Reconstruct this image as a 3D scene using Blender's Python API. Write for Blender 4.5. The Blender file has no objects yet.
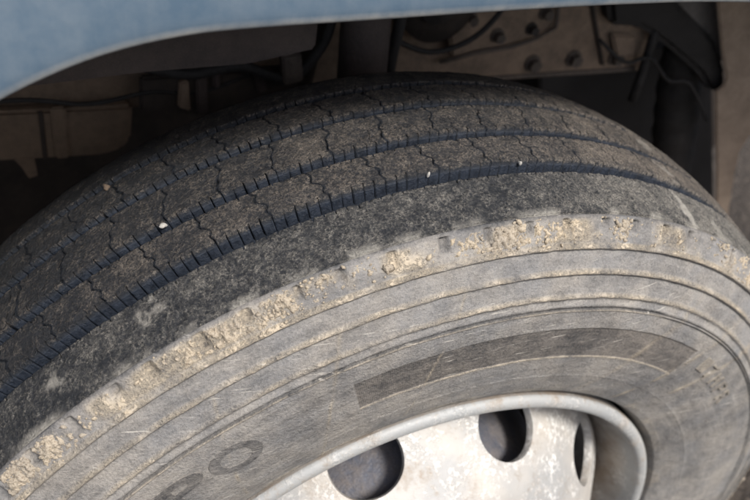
import bpy, bmesh, math, random
import numpy as np
from mathutils import Vector, Matrix

S = bpy.context.scene
COL = S.collection
R = math.radians
rng = np.random.default_rng(7)
random.seed(7)

# ---------------------------------------------------------------- camera
Z0 = 0.5225                      # height of the axle
TILT = R(6.0)                    # roll of the phone about the axle direction
F_PX, W_PX, CX, CY = 835.6, 750.0, 375.0, 250.0
def tilt(v):
    x, y, z = v
    return Vector((x*math.cos(TILT) - z*math.sin(TILT), y, x*math.sin(TILT) + z*math.cos(TILT)))
C_POS = tilt((-0.19505, -0.51899, 0.89578)) + Vector((0, 0, Z0))
C_R = tilt((0.92876645, -0.37066545, 0.0))
C_U = tilt((0.24837266, 0.62234071, 0.7422958))
C_F = tilt((0.2751434, 0.68941944, -0.67007234))
cam = bpy.data.cameras.new('camera')
cam_o = bpy.data.objects.new('camera', cam); COL.objects.link(cam_o)
m = Matrix((C_R, C_U, -C_F)).transposed().to_4x4(); m.translation = C_POS
cam_o.matrix_world = m
cam.sensor_fit = 'HORIZONTAL'; cam.sensor_width = 36.0; cam.lens = 36.0*F_PX/W_PX
cam.clip_start = 0.01; cam.clip_end = 500
cam.dof.use_dof = True; cam.dof.focus_distance = 0.62; cam.dof.aperture_fstop = 6.5
S.camera = cam_o

def ray(px, py):
    return C_F + C_R*((px - CX)/F_PX) - C_U*((py - CY)/F_PX)
def at_y(px, py, y):
    d = ray(px, py); return C_POS + d*((y - C_POS.y)/d.y)
def at_x(px, py, x):
    d = ray(px, py); return C_POS + d*((x - C_POS.x)/d.x)

# ---------------------------------------------------------------- light
SUN_DIR = Vector((0.18, -0.74, 1.0)).normalized()        # towards the sun
w = bpy.data.worlds.new('World'); S.world = w; w.use_nodes = True
nt = w.node_tree
bg = nt.nodes['Background']
sky = nt.nodes.new('ShaderNodeTexSky'); sky.sky_type = 'NISHITA'; sky.sun_disc = False
sky.sun_elevation = math.asin(SUN_DIR.z); sky.sun_rotation = math.atan2(SUN_DIR.x, SUN_DIR.y)
sky.air_density = 1.0; sky.dust_density = 4.0; sky.ozone_density = 1.0
nt.links.new(sky.outputs['Color'], bg.inputs['Color']); bg.inputs['Strength'].default_value = 0.085
sun = bpy.data.lights.new('sun', 'SUN'); sun.energy = 2.3; sun.angle = R(13); sun.color = (1.0, 0.965, 0.91)
sun_o = bpy.data.objects.new('sun', sun); COL.objects.link(sun_o)
sun_o.rotation_euler = (-SUN_DIR).to_track_quat('-Z', 'Y').to_euler()
S.view_settings.view_transform = 'Standard'; S.view_settings.look = 'None'
S.view_settings.gamma = 1.0; S.view_settings.use_curve_mapping = False
S.view_settings.exposure = 0.66

# ---------------------------------------------------------------- noise
_G = np.random.default_rng(3).random((64, 64, 64))
def vnoise(x, y, z):
    x, y, z = np.broadcast_arrays(x, y, z)
    xi, yi, zi = (np.floor(v).astype(int) for v in (x, y, z))
    fx, fy, fz = x - xi, y - yi, z - zi
    fx, fy, fz = (v*v*(3 - 2*v) for v in (fx, fy, fz))
    o = 0
    for a in (0, 1):
        for b in (0, 1):
            for c in (0, 1):
                wgt = (fx if a else 1 - fx)*(fy if b else 1 - fy)*(fz if c else 1 - fz)
                o = o + wgt*_G[(xi + a) & 63, (yi + b) & 63, (zi + c) & 63]
    return o*2 - 1
def fbm(x, y, z, n=3):
    o, a, s = 0, 1.0, 0
    for i in range(n):
        o = o + a*vnoise(x*2**i + 7.3*i, y*2**i + 3.1*i, z*2**i + 11.7*i); s += a; a *= .5
    return o/s

# ---------------------------------------------------------------- mesh helpers
def link(name, me, mat=None, parent=None):
    o = bpy.data.objects.new(name, me); COL.objects.link(o)
    if mat and me: me.materials.append(mat)
    if parent: o.parent = parent
    return o
def tag(o, label, cat=None, group=None, kind=None):
    if label: o['label'] = label
    if cat: o['category'] = cat
    if group: o['group'] = group
    if kind: o['kind'] = kind
    return o
def empty(name, loc=(0, 0, 0)):
    o = bpy.data.objects.new(name, None); COL.objects.link(o); o.location = loc; o.empty_display_size = .1
    return o
def pydata(name, v, f, mat, parent=None, smooth=True):
    me = bpy.data.meshes.new(name); me.from_pydata(v, [], f); me.update()
    if smooth: me.shade_smooth()
    return link(name, me, mat, parent)
def grid(name, P, mat, parent, closed_u=True, uv=None, mask=None, smooth=True):
    """P: (nu, nv, 3) numpy grid; u wraps round"""
    nu, nv = P.shape[:2]
    idx = np.arange(nu*nv).reshape(nu, nv)
    nxt = np.roll(idx, -1, 0)
    a, b = (idx, nxt) if closed_u else (idx[:-1], idx[1:])
    F = np.stack([a[:, :-1], a[:, 1:], b[:, 1:], b[:, :-1]], -1).reshape(-1, 4)
    me = bpy.data.meshes.new(name)
    me.vertices.add(nu*nv); me.vertices.foreach_set('co', P.reshape(-1).astype(np.float32))
    me.loops.add(F.size); me.loops.foreach_set('vertex_index', F.reshape(-1).astype(np.int32))
    me.polygons.add(len(F)); me.polygons.foreach_set('loop_start', (np.arange(len(F))*4).astype(np.int32))
    me.update(calc_edges=True); me.validate()
    if smooth: me.shade_smooth()
    if uv is not None:
        at = me.attributes.new('ring', 'FLOAT_VECTOR', 'POINT')
        at.data.foreach_set('vector', uv.reshape(-1).astype(np.float32))
    if mask is not None:
        at = me.attributes.new('mask', 'FLOAT_COLOR', 'POINT')
        mm = np.concatenate([mask, np.ones(mask.shape[:2] + (1,))], -1)
        at.data.foreach_set('color', mm.reshape(-1).astype(np.float32))
    return link(name, me, mat, parent)
def polar(phi, rad, y):
    """wheel coordinates as fitted (phi from the fitted top, clockwise) -> world"""
    a = phi - TILT
    return np.stack(np.broadcast_arrays(rad*np.sin(a), y, Z0 + rad*np.cos(a)), -1)
def lathe(name, prof, mat, parent, n=180):
    pr = np.array(prof); ph = np.linspace(-np.pi, np.pi, n, endpoint=False)[:, None]
    return grid(name, polar(ph, pr[None, :, 0], pr[None, :, 1]), mat, parent)
def prism(name, pts, depth, mat, parent, bevel=.003):
    """pts: coplanar Vectors (outline), depth: Vector to extrude"""
    bm = bmesh.new()
    vs = [bm.verts.new(p) for p in pts]
    f = bm.faces.new(vs)
    r = bmesh.ops.extrude_face_region(bm, geom=[f])
    bmesh.ops.translate(bm, vec=depth, verts=[e for e in r['geom'] if isinstance(e, bmesh.types.BMVert)])
    bmesh.ops.recalc_face_normals(bm, faces=bm.faces)
    if bevel:
        bmesh.ops.bevel(bm, geom=bm.edges[:], offset=bevel, segments=2, affect='EDGES', clamp_overlap=True)
    me = bpy.data.meshes.new(name); bm.to_mesh(me); bm.free()
    return link(name, me, mat, parent)
def box(name, lo, hi, mat, parent, bevel=.003):
    lo, hi = Vector(lo), Vector(hi)
    return prism(name, [Vector((lo.x, lo.y, lo.z)), Vector((hi.x, lo.y, lo.z)), Vector((hi.x, lo.y, hi.z)), Vector((lo.x, lo.y, hi.z))],
                 Vector((0, hi.y - lo.y, 0)), mat, parent, bevel)
def tube(name, path, radii, mat, parent, n=16):
    """swept tube with capped ends; path: Vectors, radii: list"""
    V, F = [], []
    path = [Vector(p) for p in path]
    up = Vector((0.13, 0.31, 0.94)).normalized()
    for i, p in enumerate(path):
        t = (path[min(i + 1, len(path) - 1)] - path[max(i - 1, 0)]).normalized()
        a = t.cross(up); a = (a if a.length > .05 else t.cross(Vector((1, 0, 0)))).normalized(); b = t.cross(a)
        for k in range(n):
            q = 2*math.pi*k/n
            V.append(p + (a*math.cos(q) + b*math.sin(q))*radii[i])
    for i in range(len(path) - 1):
        for k in range(n):
            F.append((i*n + k, i*n + (k + 1) % n, (i + 1)*n + (k + 1) % n, (i + 1)*n + k))
    F.append(tuple(range(n))[::-1]); F.append(tuple(range((len(path) - 1)*n, len(path)*n)))
    o = pydata(name, V, F, mat, parent)
    return o

# ---------------------------------------------------------------- materials
class NB:
    def __init__(s, name):
        s.m = bpy.data.materials.new(name); s.m.use_nodes = True
        s.t = s.m.node_tree; s.b = s.t.nodes['Principled BSDF']
        s.co = s.t.nodes.new('ShaderNodeTexCoord').outputs['Object']
    def n(s, kind, **kw):
        o = s.t.nodes.new(kind)
        for k, v in kw.items(): setattr(o, k, v)
        return o
    def l(s, a, b): s.t.links.new(a, b)
    def noise(s, scale, detail=4, rough=.55, vec=None, dist=0, out='Fac', kind=None):
        o = s.n('ShaderNodeTexNoise'); o.inputs['Scale'].default_value = scale
        o.inputs['Detail'].default_value = detail; o.inputs['Roughness'].default_value = rough
        o.inputs['Distortion'].default_value = dist
        s.l(vec or s.co, o.inputs['Vector']); return o.outputs[out]
    def voro(s, scale, feature='F1', vec=None, out='Distance'):
        o = s.n('ShaderNodeTexVoronoi', feature=feature); o.inputs['Scale'].default_value = scale
        s.l(vec or s.co, o.inputs['Vector']); return o.outputs[out]
    def ramp(s, fac, stops):
        o = s.n('ShaderNodeValToRGB'); e = o.color_ramp.elements
        while len(e) < len(stops): e.new(.5)
        for el, (p, c) in zip(e, stops):
            el.position = p; el.color = (*c, 1) if hasattr(c, '__len__') else (c, c, c, 1)
        s.l(fac, o.inputs['Fac']); return o.outputs['Color']
    def math(s, op, a, b=None, clamp=False):
        o = s.n('ShaderNodeMath', operation=op); o.use_clamp = clamp
        for i, v in enumerate((a, b)):
            if v is None: continue
            if isinstance(v, (int, float)): o.inputs[i].default_value = v
            else: s.l(v, o.inputs[i])
        return o.outputs[0]
    def mix(s, fac, a, b):
        o = s.n('ShaderNodeMix', data_type='RGBA')
        for i, v in ((0, fac), (6, a), (7, b)):
            if isinstance(v, (int, float)): o.inputs[i].default_value = v if i == 0 else (v, v, v, 1)
            elif isinstance(v, tuple): o.inputs[i].default_value = (*v, 1)
            else: s.l(v, o.inputs[i])
        return o.outputs[2]
    def attr(s, name, out='Color'):
        return s.n('ShaderNodeAttribute', attribute_name=name).outputs[out]
    def sep(s, c):
        o = s.n('ShaderNodeSeparateColor'); s.l(c, o.inputs[0]); return o.outputs
    def sepxyz(s, c):
        o = s.n('ShaderNodeSeparateXYZ'); s.l(c, o.inputs[0]); return o.outputs
    def comb(s, x, y, z):
        o = s.n('ShaderNodeCombineXYZ')
        for i, v in enumerate((x, y, z)):
            if isinstance(v, (int, float)): o.inputs[i].default_value = v
            else: s.l(v, o.inputs[i])
        return o.outputs[0]
    def bump(s, h, dist, strength=1.0, prev=None):
        o = s.n('ShaderNodeBump'); o.inputs['Distance'].default_value = dist; o.inputs['Strength'].default_value = strength
        s.l(h, o.inputs['Height'])
        if prev: s.l(prev, o.inputs['Normal'])
        return o.outputs[0]
    def done(s, col, rough, bump=None, metal=0, spec=.5):
        for k, v in (('Base Color', col), ('Roughness', rough), ('Metallic', metal)):
            if isinstance(v, tuple): s.b.inputs[k].default_value = (*v, 1)
            elif isinstance(v, (int, float)): s.b.inputs[k].default_value = v
            else: s.l(v, s.b.inputs[k])
        s.b.inputs['Specular IOR Level'].default_value = spec
        if bump: s.l(bump, s.b.inputs['Normal'])
        return s.m

def mat_sidewall():
    """dusty weathered sidewall rubber; mask r = bare rubber and painted notch shade, g = caked dust, b = hatched panel"""
    b = NB('sidewall_rubber')
    mr, mg, mb = b.sep(b.attr('mask'))[:3]
    rx, ry, rz = b.sepxyz(b.attr('ring', 'Vector'))          # arc length, radius, phi
    big = b.noise(9, 4, .6); mid = b.noise(60, 5, .65); fine = b.noise(420, 4, .7); grit = b.noise(1500, 2, .6)
    arcvec = b.comb(b.math('MULTIPLY', rx, 14), b.math('MULTIPLY', ry, 160), 0)
    streak = b.noise(1.0, 4, .6, vec=arcvec)                                   # streaks along the ring
    d = b.math('ADD', b.math('MULTIPLY', big, .7), b.math('MULTIPLY', mid, .6))
    d = b.math('ADD', d, b.math('MULTIPLY', fine, .65))
    streak2 = b.noise(1.0, 5, .7, vec=b.comb(b.math('MULTIPLY', rx, 60), b.math('MULTIPLY', ry, 900), 0))
    d = b.math('ADD', d, b.math('MULTIPLY', b.math('ADD', streak, b.math('MULTIPLY', b.math('SUBTRACT', streak2, .5), .35)), .45))
    dust = b.ramp(d, [(.62, .32), (1.05, .62), (1.45, .93)])
    dust = b.ramp(b.math('MULTIPLY', d, .7), [(.62, .26), (.80, .66), (.94, 1)])
    dust = b.math('SUBTRACT', dust, b.math('MULTIPLY', mr, .42), True)
    rub = b.mix(big, (.030, .034, .042), (.048, .049, .052))
    dcol = b.mix(b.ramp(b.noise(26, 4, .6), [(.35, 0), (.65, 1)]), (.27, .268, .268), (.375, .350, .318))
    dcol = b.mix(b.ramp(grit, [(.50, 0), (.72, .45)]), dcol, (.50, .47, .42))
    dcol = b.mix(b.ramp(b.noise(800, 3, .7), [(.32, .45), (.44, 0)]), dcol, (.15, .15, .152))
    dcol = b.mix(b.math('MULTIPLY', mb, .6), dcol, (.25, .215, .18))
    c = b.mix(dust, rub, dcol)
    # caked tan dust on the ledges
    cake = b.math('MULTIPLY', mg, b.ramp(b.math('ADD', b.math('MULTIPLY', mid, .6), b.math('MULTIPLY', fine, .5)), [(.36, 0), (.62, 1)]))
    c = b.mix(cake, c, (.60, .515, .395))
    # scuffs: short pale scratches in several directions
    sc = None
    for ang, sx, sy, th in ((.6, 30, 420, .665), (-.5, 25, 380, .67), (1.25, 22, 380, .675), (.15, 22, 450, .67)):
        o = b.n('ShaderNodeMapping'); o.inputs['Rotation'].default_value = (0, ang, 0); o.inputs['Scale'].default_value = (sx, 8, sy)
        b.l(b.co, o.inputs['Vector'])
        v = b.ramp(b.noise(1.0, 3, .55, vec=o.outputs[0]), [(th, 0), (th + .05, .8)])
        sc = v if sc is None else b.math('MAXIMUM', sc, v)
    sc = b.math('MULTIPLY', sc, b.ramp(b.noise(16, 2), [(.42, 0), (.58, 1)]))
    c = b.mix(sc, c, (.56, .53, .48))
    # hatch
    hat = b.n('ShaderNodeTexWave', wave_type='BANDS', bands_direction='X'); hat.inputs['Scale'].default_value = 190
    hat.inputs['Distortion'].default_value = .6
    b.l(b.comb(rx, ry, 0), hat.inputs['Vector'])
    h1 = b.math('MULTIPLY', hat.outputs['Fac'], mb)
    bp = b.bump(h1, .0003, .6)
    bp = b.bump(fine, .0020, .8, bp); bp = b.bump(mid, .004, .35, bp); bp = b.bump(grit, .0004, .6, bp)
    bp = b.bump(cake, .0012, .8, bp)
    rough = b.mix(dust, .46, .95)
    return b.done(c, rough, bp, spec=.42)

def mat_tread():
    """worn tread: mask r = clean groove rubber with painted sky blue and shade, g = dust level with painted left-hand shade, b = pale smear"""
    b = NB('tread_rubber')
    mr, mg, mb = b.sep(b.attr('mask'))[:3]
    oy = b.sepxyz(b.co)[1]
    inn = b.ramp(b.math('ADD', b.math('MULTIPLY', oy, 20), 2.0), [(.5, 0), (.9, 1)])      # inner ribs carry browner soil
    big = b.noise(11, 4, .6); mid = b.noise(75, 5, .65); fine = b.noise(430, 6, .75, dist=.4); grit = b.noise(1500, 3, .7)
    warp = b.n('ShaderNodeVectorMath', operation='MULTIPLY_ADD')
    b.l(b.noise(300, 2, .5, out='Color'), warp.inputs[0]); warp.inputs[1].default_value = (.004, .004, .004); b.l(b.co, warp.inputs[2])
    cd = b.voro(270, vec=warp.outputs[0])
    pit = b.ramp(cd, [(.0, 0), (.30, .15), (.50, 1), (.62, .5), (.85, .1)])                # rims round little abraded craters
    pit = b.math('MULTIPLY', pit, b.ramp(b.noise(120, 2, .5), [(.38, 0), (.60, 1)]))
    d = b.math('ADD', b.math('MULTIPLY', big, .34), b.math('MULTIPLY', mid, .44))
    d = b.math('ADD', d, b.math('MULTIPLY', fine, 1.15))
    d = b.math('ADD', d, b.math('MULTIPLY', pit, .20))
    d = b.math('ADD', d, b.math('MULTIPLY', inn, .10))
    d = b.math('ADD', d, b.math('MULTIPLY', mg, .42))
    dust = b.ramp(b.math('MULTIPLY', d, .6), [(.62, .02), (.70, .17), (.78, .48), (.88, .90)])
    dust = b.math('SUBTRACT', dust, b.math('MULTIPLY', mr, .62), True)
    wallc = b.mix(b.ramp(b.noise(130, 4, .7), [(.35, 0), (.65, 1)]), (.011, .016, .026), (.034, .044, .064))  # sky blue and groove-depth shade painted into the clean rubber colour
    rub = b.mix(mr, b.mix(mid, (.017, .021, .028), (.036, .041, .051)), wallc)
    dcol = b.mix(inn, b.mix(big, (.20, .188, .172), (.27, .25, .225)), b.mix(big, (.150, .125, .104), (.205, .172, .142)))
    dcol = b.mix(b.ramp(grit, [(.47, 0), (.58, 1)]), dcol, b.mix(inn, (.58, .55, .48), (.50, .44, .37)))
    c = b.mix(dust, rub, dcol)
    pale = b.math('MULTIPLY', mb, b.ramp(b.math('ADD', b.math('MULTIPLY', mid, .5), b.math('MULTIPLY', fine, .5)), [(.30, .1), (.50, 1)]))
    c = b.mix(pale, c, (.60, .57, .51))
    keep = b.math('SUBTRACT', 1.0, b.math('MULTIPLY', mr, .8))
    bp = b.bump(b.math('MULTIPLY', fine, keep), .0055, 1.0)
    bp = b.bump(b.math('MULTIPLY', pit, keep), .0011, 1.0, bp)
    bp = b.bump(b.math('MULTIPLY', mid, keep), .004, .5, bp)
    bp = b.bump(grit, .0005, .7, bp)
    rough = b.mix(dust, b.mix(mr, .62, .40), .96)
    return b.done(c, rough, bp, spec=.45)

def mat_mud():
    b = NB('dried_mud')
    n1 = b.noise(120, 5, .7); n2 = b.noise(700, 4, .7); n3 = b.noise(25, 3)
    c = b.mix(n1, (.46, .375, .27), (.72, .63, .49))
    c = b.mix(b.ramp(n3, [(.4, 0), (.62, .7)]), c, (.36, .325, .28))
    c = b.mix(b.ramp(n2, [(.36, .8), (.5, 0)]), c, (.20, .16, .12))
    bp = b.bump(n2, .0012, .8); bp = b.bump(n1, .003, .5, bp)
    return b.done(c, .97, bp, spec=.15)

def mat_rim():
    b = NB('painted_steel')
    n1 = b.noise(30, 5, .65); n2 = b.noise(190, 5, .7); n3 = b.noise(900, 3, .65); big = b.noise(6, 3)
    rust = b.ramp(b.math('ADD', b.math('MULTIPLY', n1, .6), b.math('MULTIPLY', n2, .5)), [(.56, 0), (.70, .75)])
    c = b.mix(b.ramp(b.noise(14, 3), [(.35, 0), (.65, 1)]), (.41, .41, .405), (.58, .545, .495))
    lipm = b.ramp(b.math('MULTIPLY', b.sep(b.attr('mask'))[2], 1.0), [(0, 0), (1, 1)])
    c = b.mix(b.math('MULTIPLY', lipm, .8), c, b.mix(n1, (.33, .36, .385), (.47, .47, .455)))
    c = b.mix(rust, c, (.33, .275, .22))
    chip = b.math('MULTIPLY', b.ramp(n2, [(.46, 0), (.57, .9)]), b.ramp(b.noise(26, 5, .7), [(.47, 0), (.58, 1)]))
    c = b.mix(b.math('MULTIPLY', chip, b.math('SUBTRACT', 1.0, b.math('MULTIPLY', lipm, .6))), c, (.86, .85, .82))
    mg = b.sep(b.attr('mask'))[1]
    c = b.mix(b.math('MULTIPLY', mg, b.ramp(n1, [(.3, .5), (.6, 1)])), c, (.21, .165, .125))
    bp = b.bump(n3, .0004, .6); bp = b.bump(n2, .0012, .35, bp); bp = b.bump(chip, .0006, .6, bp)
    return b.done(c, b.mix(n1, .42, .72), bp, metal=.15, spec=.5)

def mat_dirty(name, base, dirt, rough=.8, metal=0, scale=1.0, amt=.6, bump=.003):
    b = NB(name)
    n1 = b.noise(14*scale, 5, .65); n2 = b.noise(110*scale, 5, .7); n3 = b.noise(600*scale, 3, .6)
    f = b.ramp(b.math('ADD', b.math('MULTIPLY', n1, .65), b.math('MULTIPLY', n2, .45)), [(.38, max(0, amt - .35)), (.68, min(1, amt + .35))])
    c = b.mix(f, base, dirt)
    c = b.mix(b.ramp(n3, [(.55, 0), (.75, .35)]), c, tuple(v*1.7 for v in dirt))
    bp = b.bump(n2, bump, .5); bp = b.bump(n3, .0008, .5, bp)
    return b.done(c, b.mix(f, rough*.75, .95), bp, metal=metal, spec=.35)

def mat_paint():
    b = NB('blue_paint')
    mg = b.sep(b.attr('mask'))[1]
    n1 = b.noise(8, 4, .6); n2 = b.noise(70, 5, .7); n3 = b.noise(700, 3)
    o = b.n('ShaderNodeMapping'); o.inputs['Scale'].default_value = (40, 10, 6); b.l(b.co, o.inputs['Vector'])
    run = b.noise(1, 4, .6, vec=o.outputs[0])
    c = b.mix(n1, (.066, .112, .168), (.080, .130, .186))
    dust = b.ramp(b.math('ADD', b.math('MULTIPLY', n2, .55), b.math('MULTIPLY', run, .5)), [(.42, .05), (.70, .40)])
    c = b.mix(dust, c, (.20, .235, .265))
    wear = b.math('MULTIPLY', mg, b.ramp(n2, [(.3, .45), (.6, .95)]))
    c = b.mix(wear, c, (.46, .45, .42))
    speck = b.ramp(n2, [(.72, 0), (.75, 1)])
    c = b.mix(speck, c, (.55, .58, .6))
    bp = b.bump(n2, .0008, .3)
    return b.done(c, b.mix(dust, .30, .6), bp, spec=.5)

M_SIDE, M_TREAD, M_MUD, M_RIM, M_PAINT = mat_sidewall(), mat_tread(), mat_mud(), mat_rim(), mat_paint()
M_FRAME = mat_dirty('dusty_frame_steel', (.062, .051, .045), (.34, .255, .19), amt=.70)
M_FRAME_DARK = mat_dirty('grimy_steel', (.024, .022, .022), (.085, .068, .058), amt=.5)
M_LINER = mat_dirty('liner_plastic', (.045, .038, .038), (.115, .092, .084), amt=.55)
M_BOX = mat_dirty('dusty_tan_box', (.10, .078, .06), (.25, .185, .135), amt=.70)
M_BLACK = mat_dirty('black_rubber', (.014, .014, .015), (.060, .056, .055), amt=.35, rough=.6)
M_GREY = mat_dirty('grey_rubber', (.06, .06, .065), (.26, .24, .225), amt=.55, rough=.7)
M_GREY_RUBBER = mat_dirty('dusty_black_rubber', (.018, .018, .019), (.075, .068, .064), amt=.38, rough=.7)
M_FLAP = mat_dirty('dusty_flap_rubber', (.17, .13, .10), (.42, .33, .255), amt=.7, scale=1.6)
M_FRAME_BOLT = mat_dirty('dusty_bolt', (.045, .042, .042), (.19, .155, .13), amt=.55)
M_BOLT = mat_dirty('bolt_steel', (.035, .035, .038), (.11, .095, .085), amt=.4, rough=.55, metal=.3)
M_DRUM = mat_dirty('drum_iron', (.07, .10, .16), (.26, .225, .20), amt=.33, rough=.4, metal=.3, bump=.006)
M_STONE = mat_dirty('pale_stone', (.55, .54, .52), (.65, .62, .56), amt=.4)
def mat_ground():
    b = NB('gravel_asphalt')
    n1 = b.noise(2, 4); n2 = b.noise(45, 5, .7); v = b.voro(75); v2 = b.voro(75, out='Color')
    c = b.mix(n2, (.022, .019, .017), (.070, .056, .045))
    c = b.mix(b.math('MULTIPLY', b.sep(v2)[0], .5), c, (.13, .105, .085))
    bp = b.bump(v, .012, .9); bp = b.bump(n2, .01, .6, bp)
    return b.done(c, .92, bp)
M_GROUND = mat_ground()

# ---------------------------------------------------------------- ground
def build_ground():
    n = 60
    xs = np.sign(np.linspace(-1, 1, n))*np.abs(np.linspace(-1, 1, n))**3*60
    P = np.zeros((n, n, 3)); P[..., 0] = xs[:, None]; P[..., 1] = xs[None, :]
    o = grid('ground', P, M_GROUND, None, closed_u=False)
    o.data.flip_normals()
    tag(o, 'dark gritty asphalt ground under the truck wheel', kind='structure')
build_ground()

# ---------------------------------------------------------------- wheel
truck = empty('truck')
tag(truck, 'blue truck with dusty grooved tyre, silver steel rim and brown chassis', 'truck')
wheel = truck

CROWN, KCR = 0.5223, 1.45
def crown(y): return CROWN - KCR*np.asarray(y)**2
RIBS = [(-.1150, -.0734), (-.0604, -.0297), (-.0187, .0192), (.0292, .0652), (.0752, .1150)]
GROOVE = .0135

# tread base (groove floors) with the shoulders closing down to the sidewalls
ys = np.linspace(-.112, .112, 60)
prof = np.stack([crown(ys) - GROOVE, ys], -1)
PH = np.linspace(-np.pi, np.pi, 720, endpoint=False)
Pb = polar(PH[:, None], prof[None, :, 0] + .0006*fbm(PH[:, None]*60, prof[None, :, 1]*90, 0.3), prof[None, :, 1])
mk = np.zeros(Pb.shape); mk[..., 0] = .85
uv = np.zeros(Pb.shape)
tread = grid('tyre', Pb, M_TREAD, wheel, uv=uv, mask=mk)
tread['label'] = 'worn black tyre with dusty sidewall and four tread grooves'

def build_rib(k, y0, y1):
    shoulder = k in (0, 4)
    NP = 365                                            # cuts round the tyre
    P9 = 2*math.pi/NP
    Rm = .515
    mm = .001/Rm
    offs = np.array([-.60, -.38, .38, .60, 1.7, 2.9, 4.1, 5.3, 6.5, 7.6])*mm
    cols = (np.arange(NP)[:, None]*P9 - np.pi + offs[None, :])
    nt_ = len(offs)
    isb = np.zeros((NP, nt_), bool); isb[:, 1:3] = True
    r = np.random.default_rng(100 + k)
    # irregular cuts: some wide, some closed with dirt
    wid = r.uniform(.55, 1.35, NP)
    inset = np.where(r.random(NP) < .86, r.uniform(.0022, .0040, NP), .0004)
    sipe = np.zeros(NP, bool)
    if not shoulder:
        sipe[(np.arange(NP) % 5) == (k*2) % 5] = True
        inset[sipe] = .0040; wid[sipe] = r.uniform(.40, .75, int(sipe.sum()))
    cols = cols.copy()
    cols[:, :4] = (np.arange(NP)[:, None]*P9 - np.pi) + offs[:4][None, :]*wid[:, None]
    cols += r.normal(0, .25*mm, NP)[:, None]
    phi = cols.reshape(-1); isb = isb.reshape(-1)
    ins = np.repeat(inset, nt_); sip = np.repeat(sipe, nt_)
    # cross-section: wall up, rounded edge, top, rounded edge, wall down
    rad = .0010
    ntop = 26 if k == 0 else 18
    draft = .0016
    yt = np.linspace(y0 + rad, y1 - rad, ntop)
    prof = [(y0 - draft, -GROOVE - .001), (y0 - draft*.66, -GROOVE*.66), (y0 - draft*.33, -GROOVE*.33), (y0, -rad*1.2), (y0 + rad*.3, -rad*.3)]
    prof += [(y, 0.0) for y in yt]
    prof += [(y1 - rad*.3, -rad*.3), (y1, -rad*1.2), (y1 + draft*.33, -GROOVE*.33), (y1 + draft*.66, -GROOVE*.66), (y1 + draft, -GROOVE - .001)]
    if k == 0: prof = [(y0 + .002, -GROOVE - .004), (y0 + .001, -.006), (y0, -.0026), (y0 + .0004, -.0012), (y0 + .0012, -.0004)] + prof[5:]
    if k == 4: prof = prof[:-5] + [(y1 - .0012, -.0004), (y1 - .0004, -.0012), (y1, -.0026), (y1 - .001, -.006), (y1 - .002, -GROOVE - .004)]
    prof = np.array(prof)
    y = np.broadcast_to(prof[None, :, 0], (len(phi), len(prof))).copy()
    h = np.broadcast_to(prof[None, :, 1], y.shape).copy()
    top = (prof[:, 1] > -.0016)[None, :]
    # zig-zag of the sipes across the rib
    t = np.clip((y - y0)/(y1 - y0), 0, 1)
    s = np.clip((t - .30)/.4, 0, 1); s = s*s*(3 - 2*s)
    sign = -1 if k % 2 else 1
    zig = (.0055*s*sign + .0012*np.sin(t*17 + k))*(0 if shoulder else 1)
    ph2 = phi[:, None] + zig/Rm + (0 if shoulder else .0009/Rm)*vnoise(phi[:, None]*22, t*6, k + .5)
    # worn wavy edges
    xa = np.sin(phi)[:, None]*Rm; xb = np.cos(phi)[:, None]*Rm
    edge = .0007*fbm(xa*160, y*40, xb*160 + k*9)
    lo, hi = (1e9 if k == 0 else 1), (1e9 if k == 4 else 1)
    cutlo = 0 if k == 0 else 1
    cuthi = 0 if k == 4 else 1
    isl = isb[:, None]
    ylo = np.where(isl, y0 + ins[:, None]*cutlo, -9); yhi = np.where(isl, y1 - ins[:, None]*cuthi, 9)
    y = np.minimum(np.maximum(y, ylo), yhi)
    # through sipes
    deep = isl & sip[:, None]
    h = np.where(deep, np.minimum(h, -.0075), h)
    # relief of the worn surface
    n1 = fbm(xa*55, y*55, xb*55 + k, 3); n2 = fbm(xa*330, y*330, xb*330 + 3*k, 3)
    chip = np.clip(fbm(xa*120 + 5, y*120, xb*120, 2) - .38, 0, 1)
    amp = 1.6 if k == 0 else .8
    rel = (.0005*n1 + .0006*amp*n2 - .0035*chip)*top
    h = h + rel
    rr = crown(y) + h + edge*(top*.5)
    P = polar(ph2, rr, y + edge*.5)
    mk = np.zeros(P.shape)
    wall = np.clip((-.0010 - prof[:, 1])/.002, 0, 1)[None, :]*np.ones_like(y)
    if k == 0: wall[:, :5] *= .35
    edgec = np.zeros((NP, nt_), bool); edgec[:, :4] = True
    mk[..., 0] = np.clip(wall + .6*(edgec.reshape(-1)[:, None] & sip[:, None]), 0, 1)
    # dust: more on the outer shoulder and towards the right-hand run of the tyre; cut on the left partly to paint in shade
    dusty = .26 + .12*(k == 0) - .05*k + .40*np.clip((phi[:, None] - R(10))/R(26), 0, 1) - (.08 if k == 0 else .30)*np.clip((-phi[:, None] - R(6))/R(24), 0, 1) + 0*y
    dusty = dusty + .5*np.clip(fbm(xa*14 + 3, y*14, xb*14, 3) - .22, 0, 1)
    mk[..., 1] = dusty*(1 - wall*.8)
    # pale dried smears on the outer shoulder
    def blob(p0, yc, dp, dy, slope=0, nz=1.0):
        g = np.exp(-(((phi[:, None] - R(p0)) - slope*(y - yc))/R(dp))**2 - ((y - yc)/dy)**2)
        return np.clip((g*1.1 + nz*1.1*fbm(xa*190, y*190, xb*190, 3) + nz*.5*fbm(xa*60, y*60, xb*60, 2) - .50 + .2*(1 - nz))*1.6, 0, .8)*np.clip(g*6 - .3, 0, 1)
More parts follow.
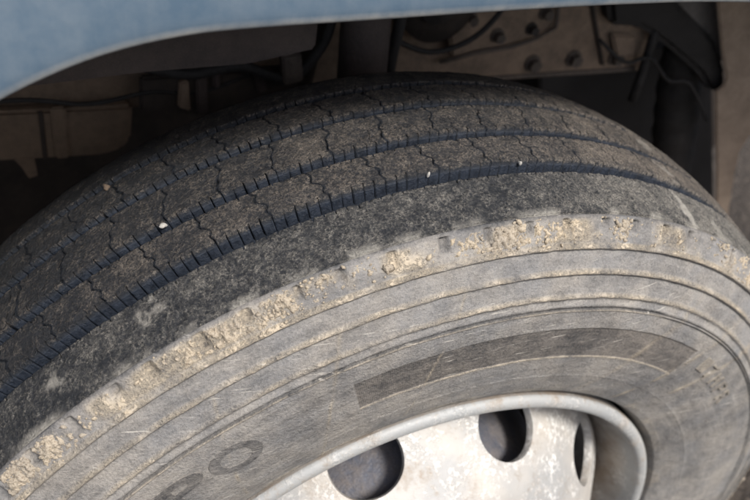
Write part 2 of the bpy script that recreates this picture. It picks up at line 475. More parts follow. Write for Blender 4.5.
    if k == 0:
        mk[..., 2] = np.clip(1.25*blob(31.3, -.096, .8, .024, -.4, .45) + .9*blob(-21.5, -.088, 1.3, .009) + .7*blob(37, -.1, 1.0, .010) + .75*blob(-31.5, -.090, 1.1, .008), 0, 1)
        smear = np.clip((-.1075 - y)/.006, 0, 1)*np.clip(fbm(xa*45, y*45, xb*45 + 9, 3)*2.2 + .25, 0, 1)
        mk[..., 2] = np.clip(mk[..., 2] + .75*smear, 0, 1)
    elif k == 1:
        mk[..., 2] = .5*blob(33, -.045, 1.2, .012)
    elif k == 2:
        mk[..., 2] = .5*blob(33.5, 0.0, 1.0, .013)
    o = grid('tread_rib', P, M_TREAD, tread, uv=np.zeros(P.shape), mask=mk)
    return o
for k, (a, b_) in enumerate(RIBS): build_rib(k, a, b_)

# ---- outer sidewall: dense ring grid with terraces, notches, recessed panel
key = [(.4960, -.1090), (.5012, -.1136), (.5023, -.1147), (.5019, -.1158), (.5006, -.1171), (.4965, -.1198), (.4900, -.1238), (.4845, -.1270),
       (.4832, -.1284), (.4822, -.1304), (.4808, -.1312), (.4794, -.1308), (.4787, -.1290), (.4780, -.1284),
       (.4720, -.1312), (.4640, -.1342), (.4626, -.1352), (.4614, -.1370), (.4600, -.1377), (.4586, -.1373), (.4579, -.1358), (.4572, -.1352),
       (.4500, -.1380), (.4432, -.1402), (.4418, -.1412), (.4406, -.1426), (.4392, -.1431), (.4378, -.1427), (.4371, -.1418), (.4364, -.1414),
       (.4320, -.1436), (.4301, -.1442), (.4296, -.1424), (.4280, -.1422), (.4276, -.1446), (.4268, -.1450), (.4258, -.1447),
       (.4200, -.1453), (.4080, -.1458), (.4074, -.1458), (.4068, -.1458), (.3900, -.1454), (.3742, -.1444), (.3736, -.1443), (.3728, -.1443),
       (.3600, -.1425), (.3470, -.1398), (.3455, -.1401), (.3440, -.1392), (.3300, -.1352), (.3200, -.1316), (.3170, -.1302), (.3136, -.1284), (.3108, -.1220), (.3062, -.108)]
pr = [key[0]]
for a, b_ in zip(key[:-1], key[1:]):
    n = max(1, int(math.hypot(a[0] - b_[0], a[1] - b_[1])/.0011))
    for i in range(1, n + 1): pr.append((a[0] + (b_[0] - a[0])*i/n, a[1] + (b_[1] - a[1])*i/n))
pr = np.array(pr)
NPH = 2400
PHS = np.linspace(-np.pi, np.pi, NPH, endpoint=False)[:, None]
rr = np.broadcast_to(pr[None, :, 0], (NPH, len(pr))).copy()
yy = np.broadcast_to(pr[None, :, 1], rr.shape).copy()
sx, sz = np.sin(PHS)*rr, np.cos(PHS)*rr
def near(r0, r1, soft=.0006):
    return np.clip((rr - r0)/soft + .5, 0, 1)*np.clip((r1 - rr)/soft + .5, 0, 1)
disp = .0005*fbm(sx*35, sz*35, 2.2) + .00022*fbm(sx*240, sz*240, 5.5, 3)
# worn, broken ledges
wear = np.clip(fbm(sx*90, sz*90, 8.1, 3)*1.6, -1, 1)
for c0, c1 in ((.4792, .4836), (.4584, .4628), (.4376, .4420)):
    disp += near(c0, c1)*(.0006*wear - .0005)
# shoulder notches
NN = 86; step = 2*np.pi/NN
N_LEN = np.random.default_rng(5).uniform(.008, .0145, NN); N_WID = np.random.default_rng(6).uniform(.0020, .0036, NN)
N_OFF = np.random.default_rng(8).normal(0, .0018, NN); N_DEP = np.random.default_rng(9).uniform(.0028, .0050, NN)
def notch_at(ph, r, y, grow=0.0):
    cell = np.floor((ph - R(1.7) + step/2)/step).astype(int) % NN
    d = ((ph - R(1.7) + step/2) % step - step/2)*.49 + N_OFF[cell] + .0012*fbm(np.sin(ph)*r*90, np.cos(ph)*r*90, 6.6, 2)
    m_ = np.clip(1.5 - np.abs(d)/(N_WID[cell] + grow), 0, 1)*np.clip((r - (.5015 - N_LEN[cell] - grow))/.0018, 0, 1)*np.clip((.5006 + grow - r)/.0012, 0, 1)
    return m_*(y < -.1160), N_DEP[cell]
notch, ndep = notch_at(PHS, rr, yy)
disp -= ndep*notch
# recessed hatched panel
a0, a1 = R(-8.9), R(44.0)
end = np.clip((PHS - a0)/R(.12) + .5, 0, 1)*np.clip((a1 - PHS)/R(.12) + .5, 0, 1)
panel = end*near(.3737, .4074)
disp -= .0011*panel
# fine moulded groove runs only part of the way round
gone = np.clip((PHS - R(31))/R(1.5), 0, 1)*np.clip((R(150) - PHS)/R(1), 0, 1)
gz = near(.4274, .4302, .0003)
yy = yy - gz*gone*.0019
yy = yy - disp
rr2 = rr + disp*.35*near(.47, .52)
P = polar(PHS, rr2, yy)
uv = np.stack([PHS*.42 + 0*rr, rr, PHS + 0*rr], -1)
mk = np.zeros(P.shape)
bare = panel*(.72 - .25*np.clip((PHS - R(15))/R(25), 0, 1)) + .8*gz*(1 - gone) + .30*near(.5006, .5065, .0012)*2.4 + .3*near(.4258, .4272) + .55*np.clip(notch*1.5 - .4, 0, 1)  # notch term paints in depth shade, beside the bare rubber
mk[..., 0] = np.clip(bare, 0, 1)
cake = (near(.4803, .4834)*1.1 + near(.4595, .4626)*.9 + near(.4388, .4418)*.75)*np.clip(.75 + .9*fbm(sx*50, sz*50, 7.7, 3), .15, 1) + near(.3728, .3738, .0003)*end*.8 + near(.4264, .4276, .0003)*(1 - gone)*.6
cake += .95*near(.4845, .4995, .003)*np.clip(fbm(sx*30, sz*30, 3.7, 4)*3.2 + .15 + .5*np.exp(-((PHS + R(15))/R(30))**2), 0, 1)
cake += .6*near(.3105, .322, .004)*np.clip(fbm(sx*40, sz*40, 1.7, 3)*2 + .2, 0, 1)
# radial streaks of dried dirt running down from the shoulder
for p0, wd in ((-9.6, .22), (-22, .2), (36.5, .5), (47, .4), (3, .15), (54, .5)):
    cake += np.exp(-((PHS - R(p0) - .9*(rr - .44))/R(wd))**2)*np.clip(fbm(sx*60, sz*60, p0, 2) + .35, 0, 1)*near(.31, .455, .02)*.9
mk[..., 1] = np.clip(cake, 0, 1)
mk[..., 2] = panel
sidewall = grid('sidewall', P, M_SIDE, tread, uv=uv, mask=mk)
# crumbs of dried mud on the shoulder
pm = pr[(pr[:, 0] < .5020) & (pr[:, 0] > .4795) & (pr[:, 1] < -.115)]
nph = 3600
ph = np.linspace(-np.pi, np.pi, nph, endpoint=False)[:, None]
r_ = np.broadcast_to(pm[None, :, 0], (nph, len(pm))); y_ = np.broadcast_to(pm[None, :, 1], r_.shape)
mx, mz = np.sin(ph)*r_, np.cos(ph)*r_
cov = fbm(mx*16 + 2, mz*16, 4.4, 3)*1.25 + .18 + .55*np.exp(-((ph - R(2))/R(9))**2) + .5*np.exp(-((ph + R(20))/R(6))**2) + .55*np.exp(-((ph + R(36))/R(7))**2) + .4*np.exp(-((ph - R(40))/R(9))**2)
prof_w = np.clip((r_ - .4828)/.006, 0, 1)*np.clip((.5012 - r_)/.003, 0, 1)
c1 = fbm(mx*300, mz*300, 9.9, 3); c2 = np.abs(fbm(mx*210 + 4, mz*210, 2.9, 2))
crumb = 1.2*c1 + .5*fbm(mx*700, mz*700, 1.9, 2) - 1.3*np.clip(.12 - c2, 0, 1)*5
hgt = (cov - .10)*prof_w*.8 + crumb*.62*prof_w - .20
dd = np.where(hgt > 0, .0004 + .0046*np.minimum(hgt, 1.4), .006*np.maximum(hgt, -.4) - .0010)
nm, _ = notch_at(ph, r_, y_, .0006)
dd = np.where(nm > .3, -.008, dd)
Pm = polar(ph, r_ + dd*.6, y_ - dd*.8)
mud = grid('dried_mud', Pm, M_MUD, tread)
mud['label'] = 'crumbly tan dried mud along the tyre shoulder'

# loose crumbs of the same mud
def build_crumbs():
    bm = bmesh.new(); bmesh.ops.create_icosphere(bm, subdivisions=1, radius=1)
    bv = np.array([v.co[:] for v in bm.verts]); bf = np.array([[v.index for v in f.verts] for f in bm.faces]); bm.free()
    r = np.random.default_rng(21); n = 46000
    cp = r.uniform(-np.pi, np.pi, n); j = np.clip(r.normal(.42, .24, n), .04, .93)
    o = np.argsort(-pm[:, 0]); prr = np.interp(j, np.linspace(0, 1, len(pm)), pm[o, 0]); pry = np.interp(j, np.linspace(0, 1, len(pm)), pm[o, 1])
    qx, qz = np.sin(cp)*prr, np.cos(cp)*prr
    dens = fbm(qx*16 + 2, qz*16, 4.4, 3)*1.25 + .18 + .55*np.exp(-((cp - R(2))/R(9))**2) + .5*np.exp(-((cp + R(20))/R(6))**2) + .55*np.exp(-((cp + R(36))/R(7))**2) + .4*np.exp(-((cp - R(40))/R(9))**2)
    dens = dens + .9*fbm(qx*75, qz*75, 3.1, 2)
    keep = (r.random(n) < np.clip(dens*.55 - .12, .012, 1)) & (notch_at(cp, prr, pry, .0006)[0] < .4)
    cp, prr, pry = cp[keep], prr[keep], pry[keep]; n = len(cp)
    size = np.exp(r.normal(math.log(.00070), .50, n)).clip(.0003, .0026)
    c0 = polar(cp, prr, pry - size*.25)
    sc3 = size[:, None]*r.uniform(.5, 1.9, (n, 3))*np.array([1, .6, 1])
    V = bv[None]*sc3[:, None, :]*(1 + r.uniform(-.28, .28, (n, len(bv), 1)))
    a = r.uniform(0, 6.28, n); ca, sa = np.cos(a)[:, None], np.sin(a)[:, None]
    V = np.stack([V[..., 0]*ca - V[..., 2]*sa, V[..., 1], V[..., 0]*sa + V[..., 2]*ca], -1) + c0[:, None, :]
    F = (bf[None] + (np.arange(n)*len(bv))[:, None, None]).reshape(-1, 3)
    me = bpy.data.meshes.new('mud_crumbs'); me.vertices.add(n*len(bv)); me.vertices.foreach_set('co', V.reshape(-1).astype(np.float32))
    me.loops.add(F.size); me.loops.foreach_set('vertex_index', F.reshape(-1).astype(np.int32))
    me.polygons.add(len(F)); me.polygons.foreach_set('loop_start', (np.arange(len(F))*3).astype(np.int32)); me.update(calc_edges=True)
    o = link('mud_crumbs', me, M_MUD, tread); o['kind'] = 'stuff'
    print('crumbs', n)
build_crumbs()
# inner sidewall, plain
inner = [(.4940, .1090), (.4985, .1138), (.4965, .1195), (.4800, .1300), (.4590, .1370), (.4390, .1425), (.4200, .1453), (.3900, .1454), (.3600, .1425), (.3300, .1352), (.3130, .1278), (.3085, .117)]
P = polar(PH[:, None], np.array(inner)[None, :, 0], np.array(inner)[None, :, 1])[:, ::-1]
mk = np.zeros(P.shape); mk[..., 1] = .2
grid('inner_sidewall', P, M_SIDE, tread, uv=np.zeros(P.shape), mask=mk)

# ---- raised lettering on the sidewall
def side_y(rad):
    o = np.argsort(pr[:, 0]); return np.interp(rad, pr[o, 0], pr[o, 1])
def letter(ch, phi_c, rad_c, width, height, mat, depth=.0008, weight=0.0, bare=.80):
    cu = bpy.data.curves.new('letter', 'FONT'); cu.body = ch; cu.size = 1.0; cu.extrude = .5; cu.offset = weight
    cu.resolution_u = 6
    ob = bpy.data.objects.new('letter', cu); COL.objects.link(ob)
    dg = bpy.context.evaluated_depsgraph_get(); me = bpy.data.meshes.new_from_object(ob.evaluated_get(dg))
    bpy.data.objects.remove(ob); bpy.data.curves.remove(cu)
    bm = bmesh.new(); bm.from_mesh(me)
    bmesh.ops.triangulate(bm, faces=bm.faces[:])
    bmesh.ops.subdivide_edges(bm, edges=[e for e in bm.edges if e.calc_length() > .12], cuts=3, use_grid_fill=True)
    co = np.array([v.co[:] for v in bm.verts])
    lo, hi = co.min(0), co.max(0)
    t = (co - lo)/(hi - lo)
    rad = rad_c + (t[:, 1] - .5)*height
    phi = phi_c + (t[:, 0] - .5)*width/rad_c
    top = t[:, 2] > .5
    y = side_y(rad) - np.where(top, depth, -.001) - .0002
    Pq = polar(phi, rad, y)
    for v, p in zip(bm.verts, Pq): v.co = p
    bm.to_mesh(me); bm.free()
    at = me.attributes.new('ring', 'FLOAT_VECTOR', 'POINT')
    at.data.foreach_set('vector', np.stack([phi*.42, rad, phi], -1).astype(np.float32).reshape(-1))
    at = me.attributes.new('mask', 'FLOAT_COLOR', 'POINT')
    mkc = np.zeros((len(co), 4)); mkc[:, 0] = bare*top; mkc[:, 1] = .35*(~top) + (.45*top if bare == 0 else 0); mkc[:, 2] = top*(.25 if bare else 0); mkc[:, 3] = 1
    at.data.foreach_set('color', mkc.astype(np.float32).reshape(-1))
    o = link('sidewall_letter', me, mat, tread)
    return o
letter('O', R(-23.6), .3945, .044, .033, M_SIDE, weight=.03)
letter('P', R(-30.4), .3945, .040, .033, M_SIDE, weight=.03)
for i, ch in enumerate('17MPR'):
    letter(ch, R(48.5 + i*3.0), .4015 - i*.0012, .014, .017, M_SIDE, depth=.0013, bare=0)

# ---- rim
rim_prof = [(.3035, -.108), (.3050, -.118), (.3056, -.1245), (.3044, -.1288), (.3005, -.1316), (.2955, -.1320), (.2920, -.1300), (.2905, -.1262), (.2900, -.118),
            (.2885, -.108), (.2850, -.096), (.2790, -.082), (.2745, -.060), (.2730, -.030), (.2600, -.010), (.2450, .000), (.2420, .030), (.2480, .060), (.2700, .085), (.2780, .110), (.2900, .120), (.3005, .1310), (.3060, .128), (.3086, .121), (.3085, .112)]
def chaikin(p, n=2):
    p = [np.array(v) for v in p]
    for _ in range(n):
        q = [p[0]]
        for a, b in zip(p[:-1], p[1:]): q += [a*.75 + b*.25, a*.25 + b*.75]
        p = q + [p[-1]]
    return np.array(p)
rp = chaikin(rim_prof)
phr = np.linspace(-np.pi, np.pi, 360, endpoint=False)[:, None]
P = polar(phr, rp[None, :, 0], rp[None, :, 1])
mk = np.zeros(P.shape); mk[..., 1] = np.clip((rp[None, :, 1] + .115)/.03, 0, .9)
# bead gap outside the flange is full of dirt
mk[..., 1] = np.maximum(mk[..., 1], np.where((rp[None, :, 0] > .3052) & (rp[None, :, 1] < 0), .8, 0))
mk[..., 2] = np.clip((-rp[None, :, 1] - .10)/.015, 0, 1)
rim = grid('rim', P, M_RIM, wheel, mask=mk)
rim['label'] = 'scuffed silver steel rim with round hand holes'
so = rim.modifiers.new('thickness', 'SOLIDIFY'); so.thickness = .003; so.offset = -1

# disc with ten hand holes: cone strip as ten sectors
AL = R(39.5)
dp = chaikin([(.2745, -.040), (.2740, -.060), (.2715, -.0765), (.2438, -.1111), (.2140, -.1475), (.2040, -.1590), (.1930, -.1645)], 3)
seg = np.r_[0, np.cumsum(np.hypot(*np.diff(dp, axis=0).T))]
def dprof(s): return np.interp(s, seg, dp[:, 0]), np.interp(s, seg, dp[:, 1])
sc = seg[np.argmin(np.hypot(dp[:, 0] - .2438, dp[:, 1] + .1111))]
RH = .0362
def build_disc():
    V, F = [], []; cache = {}
    def vert(phi, s):
        k = (round(phi*1e5) % round(2*math.pi*1e5), round(s*1e6))
        if k not in cache:
            r0, y0 = dprof(s); p = polar(np.array(phi), r0, y0); cache[k] = len(V); V.append(tuple(p))
        return cache[k]
    hs = .0425; half = R(18)
    n4 = 12
    for kk in range(10):
        c = R(26.3) + kk*R(36)
        sq = []
        for i in range(n4): sq.append((-1 + 2*i/n4, -1))
        for i in range(n4): sq.append((1, -1 + 2*i/n4))
        for i in range(n4): sq.append((1 - 2*i/n4, 1))
        for i in range(n4): sq.append((-1, 1 - 2*i/n4))
        rings = []
        for j in range(7):
            t = (j/6)**1.3; ring = []
            for (u_, v_) in sq:
                a = math.atan2(v_, u_)
                ds_c, dt_c = RH*math.sin(a), RH*math.cos(a)
                s_h = sc + ds_c; rh = dprof(s_h)[0]
                ph_h = dt_c/.2438 if False else dt_c/rh
                ring.append((c + ph_h*(1 - t) + u_*half*t, (sc + ds_c)*(1 - t) + (sc + v_*hs)*t))
            rings.append(ring)
        for j in range(6):
            for i in range(len(sq)):
                i2 = (i + 1) % len(sq)
                F.append((vert(*rings[j][i]), vert(*rings[j][i2]), vert(*rings[j + 1][i2]), vert(*rings[j + 1][i])))
        for s0, s1 in ((seg[0], sc - hs), (sc + hs, seg[-1])):
            ms = 8
            for j in range(ms):
                for i in range(n4):
                    pa, pb = c - half + 2*half*i/n4, c - half + 2*half*(i + 1)/n4
                    q0, q1 = s0 + (s1 - s0)*j/ms, s0 + (s1 - s0)*(j + 1)/ms
                    F.append((vert(pa, q0), vert(pb, q0), vert(pb, q1), vert(pa, q1)))
    o = pydata('disc', V, F, M_RIM, rim)
    bm = bmesh.new(); bm.from_mesh(o.data); bmesh.ops.remove_doubles(bm, verts=bm.verts, dist=1e-5)
    bmesh.ops.recalc_face_normals(bm, faces=bm.faces)
    bm.faces.ensure_lookup_table()
    f0 = max(bm.faces, key=lambda f: -f.calc_center_median().y)
    if f0.normal.y > 0: bmesh.ops.reverse_faces(bm, faces=bm.faces)
    bm.to_mesh(o.data); bm.free(); o.data.shade_smooth()
    m1 = o.modifiers.new('thickness', 'SOLIDIFY'); m1.thickness = .009; m1.offset = -1
    m2 = o.modifiers.new('edges', 'BEVEL'); m2.width = .0016; m2.segments = 3; m2.limit_method = 'ANGLE'; m2.angle_limit = R(50)
    return o
disc = build_disc()
lathe('centre_plate', chaikin([(.194, -.1642), (.185, -.1655), (.150, -.1655), (.142, -.163), (.141, -.150), (.141, -.13)]), M_RIM, rim, 120)
nutm = None
for i in range(10):
    a = R(26.3 + 18) + i*R(36)
    if nutm is None:
        bm = bmesh.new()
        bmesh.ops.create_cone(bm, cap_ends=True, segments=24, radius1=.021, radius2=.020, depth=.006, matrix=Matrix.Translation((0, 0, .003)))
        bmesh.ops.create_cone(bm, cap_ends=True, segments=6, radius1=.0185, radius2=.0180, depth=.024, matrix=Matrix.Translation((0, 0, .017)))
        bmesh.ops.create_cone(bm, cap_ends=True, segments=16, radius1=.011, radius2=.0105, depth=.02, matrix=Matrix.Translation((0, 0, .036)))
        nutm = bpy.data.meshes.new('wheel_nut'); bm.to_mesh(nutm); bm.free(); nutm.materials.append(M_BOLT)
    o = bpy.data.objects.new('wheel_nut', nutm); COL.objects.link(o); o.parent = rim
    o.location = polar(np.array(a), .1675, -.1652); o.rotation_euler = (R(90), 0, 0)
lathe('hub_cap', chaikin([(.1405, -.120), (.139, -.150), (.132, -.172), (.110, -.182), (.09, -.186), (.085, -.20), (.06, -.208), (.0005, -.21)]), M_FRAME_DARK, wheel, 96)
# brake drum inside the rim
lathe('brake_drum', chaikin([(.10, -.118), (.178, -.118), (.194, -.112), (.204, -.09), (.2095, -.04), (.2095, .04), (.214, .045), (.214, .06), (.2095, .065), (.2095, .15), (.19, .155), (.05, .155)]), M_DRUM, wheel, 120)

# ---------------------------------------------------------------- truck body
Y_LIP = -.06
lip_px = [(0, 95), (34, 76.5), (85, 56), (136, 41), (177, 33), (250, 26), (352, 20.4), (500, 10), (636, 2.7), (718, 0)]
lip = [at_y(x, y, Y_LIP) for x, y in lip_px]
lip = [(p.x, p.z) for p in lip]
left = [(-.80, Z0 - .02), (-.78, Z0 + .16), (-.70, Z0 + .32), (-.57, Z0 + .44), (-.46, Z0 + .52), (-.385, Z0 + .569)]
right = [(.34, Z0 + .622), (.60, Z0 + .600), (.85, Z0 + .53), (1.0, Z0 + .40), (1.08, Z0 + .18), (1.1, Z0 - .1)]
ctrl = np.array(left + lip + right)
# smooth, evenly resampled curve
for _ in range(3): ctrl[1:-1] = .5*ctrl[1:-1] + .25*(ctrl[:-2] + ctrl[2:]) if _ == 9 else ctrl[1:-1]
cs = np.r_[0, np.cumsum(np.hypot(*np.diff(ctrl, axis=0).T))]
ss = np.linspace(0, cs[-1], 240)
lx, lz = np.interp(ss, cs, ctrl[:, 0]), np.interp(ss, cs, ctrl[:, 1])
ker = np.exp(-np.linspace(-2, 2, 17)**2); ker /= ker.sum()
def smooth1(v):
    e = np.r_[2*v[0] - v[8:0:-1], v, 2*v[-1] - v[-2:-10:-1]]; return np.convolve(e, ker, 'valid')
lx, lz = smooth1(lx), smooth1(lz)
tx, tz = np.gradient(lx), np.gradient(lz); L = np.hypot(tx, tz); nx, nz = -tz/L, tx/L
sec = chaikin([(.010, .030), (.004, .026), (.0005, .006), (0, 0), (.001, -.0045), (.005, -.0062), (.012, -.0062), (.03, -.0035), (.07, .006), (.13, .016), (.20, .022), (.30, .026), (.45, .028), (.62, .03)], 2)
N = sec[:, 0][None]; Yo = sec[:, 1][None]
P = np.stack([lx[:, None] + nx[:, None]*N, Y_LIP + Yo + 0*lx[:, None], lz[:, None] + nz[:, None]*N], -1)
P[..., 1] += .0012*fbm(P[..., 0]*14, P[..., 2]*14, 1.1)
mk = np.zeros(P.shape); mk[..., 1] = (np.clip(1 - np.abs(N - .002)/.0055, 0, 1)*(Yo < .004)*.9)*np.clip(.75 + .6*fbm(lx*30, lz*30, .4)[:, None], 0, 1)
fender = grid('fender', P, M_PAINT, truck, closed_u=False, mask=mk)
fender['label'] = 'blue painted fender with worn pale lip'
so = fender.modifiers.new('thickness', 'SOLIDIFY'); so.thickness = .0025; so.offset = 1

zt = Z0 + .80
D = Vector((0, 1, 0))
# floor of the body above the wheel and a dark panel added to black out the void behind
box('floor_pan', (-1.1, -.03, zt - .06), (1.2, 1.3, zt), M_FRAME_DARK, truck, 0)
box('added_shade_wall', (-.86, -.03, .12), (-.84, .715, zt - .062), M_LINER, truck, 0)  # unseen wall, added to keep light off the left tread
box('void_back_panel', (-1.1, .72, .15), (1.2, .78, zt - .062), M_FRAME_DARK, truck, 0)

def poly_y(name, px, y, depth, mat, parent, bevel=.003):
    return prism(name, [at_y(a, b, y) for a, b in px], Vector((0, depth, 0)), mat, parent, bevel)
def bolt(px, py, y, parent, r=.011, mat=M_BOLT):
    p = at_y(px, py, y)
    bm = bmesh.new()
    bmesh.ops.create_cone(bm, cap_ends=True, segments=20, radius1=r*1.35, radius2=r*1.30, depth=.003, matrix=Matrix.Translation((0, 0, .0015)))
    bmesh.ops.create_cone(bm, cap_ends=True, segments=6, radius1=r, radius2=r*.94, depth=.010, matrix=Matrix.Translation((0, 0, .008)))
    me = bpy.data.meshes.new('bolt'); bm.to_mesh(me); bm.free()
    o = link('bolt', me, mat, parent); o.location = p; o.rotation_euler = (R(90), random.random(), 0)
    return o

# inner wheel-arch liner, upper left
poly_y('wheel_arch_liner', [(-260, 110), (-90, 97), (34, 87), (100, 79), (150, 73), (250, 65), (316, 50), (330, -90), (-260, -90)], .17, .012, M_LINER, truck)
# chassis rail running behind the wheel
rail = poly_y('chassis_rail', [(-300, 140), (0, 118), (240, 100.4), (478, 83), (640, 71), (660, 24), (668, -120), (-300, -120)], .36, .008, M_FRAME, truck)
for px, py in ((532, 63), (573, 58), (615, 57)): bolt(px, py, .36, rail, .0095, M_FRAME_BOLT)
bolt(531, 28, .352, rail, .0065)
# gusset plate riveted on the rail
g = poly_y('gusset_plate', [(455, 60), (505, 46), (560, 26), (575, 14), (585, -40), (445, -40)], .352, .0075, M_FRAME, rail, .002)
poly_y('joint_strip', [(585, -30), (589, -30), (605, 66), (602, 66)], .354, .0055, M_FRAME_DARK, rail, .001)
tube('brake_pipe', [at_y(a, b, .345) for a, b in ((440, 62), (480, 52), (510, 47), (535, 39), (556, 27), (562, -20))], [.0028]*6, M_FRAME_BOLT, truck, 10)
for px, py in ((497, 35), (545, 12), (470, 18)): bolt(px, py, .352, rail, .0075, M_FRAME_BOLT)
# flange under the rail
a, b = at_y(-300, 140, .36), at_y(640, 71, .36)
prism('rail_flange', [a + Vector((0, .0082, .001)), b + Vector((0, .0082, .001)), b + Vector((0, .0082, .009)), a + Vector((0, .0082, .009))], Vector((0, .07, 0)), M_FRAME, rail, .001)

# tan side box on the left with strap and tab
sb = poly_y('side_box', [(-200, 122), (133, 106), (131, 140), (122, 150), (104, 156), (-200, 174)], .335, .016, M_BOX, truck, .004)
poly_y('strap', [(50, 108), (66, 107), (70, 158.5), (56, 159.5)], .328, .006, M_BOX, sb, .002)
poly_y('seam', [(38, 112), (43, 112), (48, 159), (43, 159.5)], .331, .0035, M_FRAME_DARK, sb, .001)
poly_y('tab', [(12, 158), (34, 157), (38, 176), (29, 179), (22, 168)], .337, .006, M_BOX, sb, .001)
# dark bracket with two posts between box and wheel
br = poly_y('spring_bracket', [(140, 78), (300, 66), (302, 92), (250, 118), (140, 112)], .30, .01, M_FRAME_DARK, truck)
for pts, mt in ((((180, 82), (189, 82), (191, 112), (178, 108)), M_FRAME), (((196, 78), (207, 77), (209, 114), (197, 114)), M_LINER), (((213, 72), (220, 71), (221, 88), (214, 89)), M_LINER), (((254, 70), (262, 69), (268, 92), (258, 94)), M_LINER)):
    poly_y('rib', pts, .29, .0095, mt, br, .002)

# shock absorber
p1, p0 = at_y(370, -30, .25), at_y(360, 95, .25)
sh = tube('shock_absorber', [p1, p1.lerp(p0, .45), p1.lerp(p0, .46), p1.lerp(p0, .98), p0], [.027, .027, .0275, .0275, .02], M_LINER, truck, 28)
tube('strut_rod', [at_y(330, -25, .31), at_y(300, 90, .31)], [.012, .012], M_FRAME_DARK, truck, 14)
tube('hose', [at_y(a, b, .28) for a, b in ((398, -20), (402, 10), (398, 30), (392, 55), (388, 80))], [.007]*5, M_BLACK, truck, 12)
# dark round housing half hidden behind the lip
o = tube('spring_hanger', [at_y(440, 4, .32), at_y(440, 4, .32) + Vector((0, .037, 0))], [.05, .05], M_FRAME_DARK, truck, 32)
tube('hanger_boss', [at_y(441, 4, .308), at_y(441, 4, .308) + Vector((0, .011, 0))], [.026, .028], M_BOLT, truck, 24)

# black rubber arm dropping on the right, with a grey edge strip
poly_y('support_arm', [(606, -30), (650, -30), (684, 8), (716, 40), (728, 76), (725, 92), (712, 93), (700, 74), (672, 50), (654, 36), (640, 28), (612, 27)], .33, .03, M_BLACK, truck, .008)
poly_y('flap_bracket', [(640, -40), (712, -40), (723, 62), (716, 60), (700, 28), (676, 4)], .345, .006, M_GREY, truck, .002)
tube('link_rod', [at_y(a, b, .34) for a, b in ((658, 20), (650, 48), (640, 78), (632, 100))], [.007, .007, .007, .007], M_BLACK, truck, 12)
# cables, brackets and welds
def wire(name, y, px, r, mat=M_BLACK):
    pts = [at_y(a, b, y) for a, b in px]; out = []
    for i in range(len(pts) - 1):
        p0, p1, p2, p3 = pts[max(i - 1, 0)], pts[i], pts[i + 1], pts[min(i + 2, len(pts) - 1)]
        for k in range(6):
            t = k/6; out.append(.5*((2*p1) + (p2 - p0)*t + (2*p0 - 5*p1 + 4*p2 - p3)*t*t + (3*p1 - p0 - 3*p2 + p3)*t**3))
    out.append(pts[-1])
    return tube(name, out, [r]*len(out), mat, truck, 10)
wire('air_hose', .30, [(395, 40), (430, 52), (470, 40), (500, 12), (515, -20)], .0035)
wire('air_hose', .27, [(140, 66), (190, 74), (240, 66), (290, 78), (325, 40), (335, -10)], .006)
wire('cable', .30, [(-40, 104), (30, 100), (90, 104), (150, 92), (200, 92), (260, 70)], .0025)
wire('cable', .33, [(600, 40), (625, 62), (650, 58), (668, 80), (690, 84), (706, 120)], .0028)
wire('weld_bead', .358, [(470, 80), (510, 77), (560, 73.5), (600, 71), (634, 68.5)], .0035, M_FRAME_BOLT)
poly_y('clip_bracket', [(448, 24), (472, 20), (476, 50), (452, 58)], .338, .012, M_FRAME, truck, .003)
poly_y('clip_bracket', [(612, 34), (636, 36), (634, 62), (618, 66)], .348, .008, M_FRAME, truck, .003)
poly_y('hose_clamp', [(282, 56), (302, 54), (304, 82), (284, 86)], .262, .014, M_FRAME_BOLT, truck, .002)
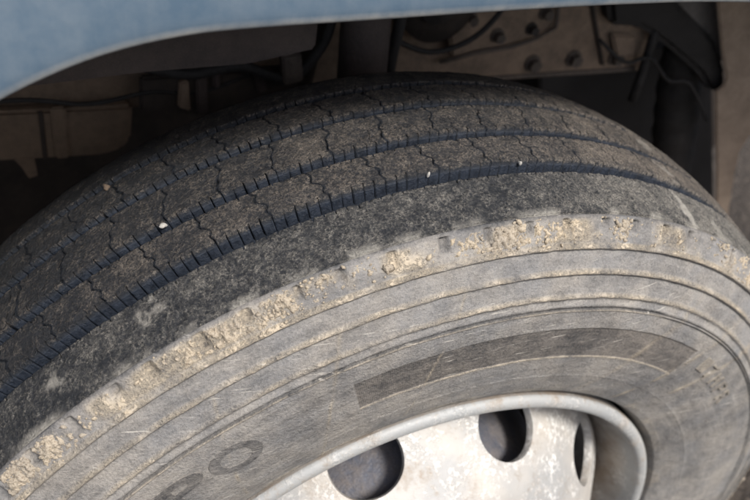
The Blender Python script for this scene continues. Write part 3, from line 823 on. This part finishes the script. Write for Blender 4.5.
# rubber air spring under the arm
base, topp = at_y(668, 190, .40), at_y(684, 40, .40)
path, rad = [], []
for i in range(41):
    t = i/40; path.append(topp.lerp(base, t)); rad.append(.030 + .006*math.sin(t*math.pi) + .0014*math.cos(t*44) - (.010 if t < .05 else 0))
tube('air_spring', path, rad, M_GREY_RUBBER, truck, 36)
tube('bush', [at_y(672, 30, .365), at_y(672, 30, .365) + Vector((0, .03, 0))], [.017, .017], M_GREY, truck, 20)
tube('bush_pin', [at_y(672, 30, .357), at_y(672, 30, .357) + Vector((0, .01, 0))], [.008, .008], M_BOLT, truck, 14)

poly_y('dark_gap_sheet', [(540, 60), (712, 40), (716, 300), (540, 300)], .60, .02, M_BLACK, truck, .004)  # black sheet added to stand in for the dark gap below the rail
# mud flap hanging behind the wheel
fl = prism('mud_flap', [at_y(a, b, .31) for a, b in ((712, -60), (722, 48), (727, 78), (724, 86), (716, 92), (717, 180), (716, 230), (726, 232), (731, 201), (735, 175), (740, 152), (750, 136), (775, 118), (850, 90), (900, -60))], Vector((0, .005, 0)), M_FLAP, truck, .002)
fl['label'] = 'tan dusty rubber mud flap'

# ---------------------------------------------------------------- pebbles caught in the grooves
pm_ = None
for i, (ph_, y_, s_, lab) in enumerate(((-18.6, -.0212, .0023, 'pale pebble in the second groove from the muddy shoulder'),
        (3.4, -.0625, .0017, 'tiny white pebble in the groove beside the muddy shoulder rib'),
        (12.4, -.0625, .0019, 'tiny white pebble in the groove beside the muddy shoulder rib'),
        (-22.5, .0625, .0026, 'brownish pebble at the edge of the groove farthest from the rim'))):
    if pm_ is None:
        bm = bmesh.new(); bmesh.ops.create_icosphere(bm, subdivisions=2, radius=1)
        for v in bm.verts: v.co *= 1 + .22*math.sin(v.co.x*3.1 + v.co.y*4.3) ; v.co.z *= .75
        pm_ = bpy.data.meshes.new('pebble'); bm.to_mesh(pm_); bm.free(); pm_.materials.append(M_STONE); pm_.shade_smooth()
    me = pm_
    if i == 3: me = pm_.copy(); me.materials[0] = M_BOX
    o = bpy.data.objects.new('pebble', me); COL.objects.link(o)
    o.location = polar(np.array(R(ph_)), crown(y_) + (-.0012 if i < 3 else .001), y_); o.scale = (s_*1.3, s_, s_); o.rotation_euler = (i, i*2, i*.7)
    tag(o, lab, 'pebble', 'pebbles in the tyre grooves')
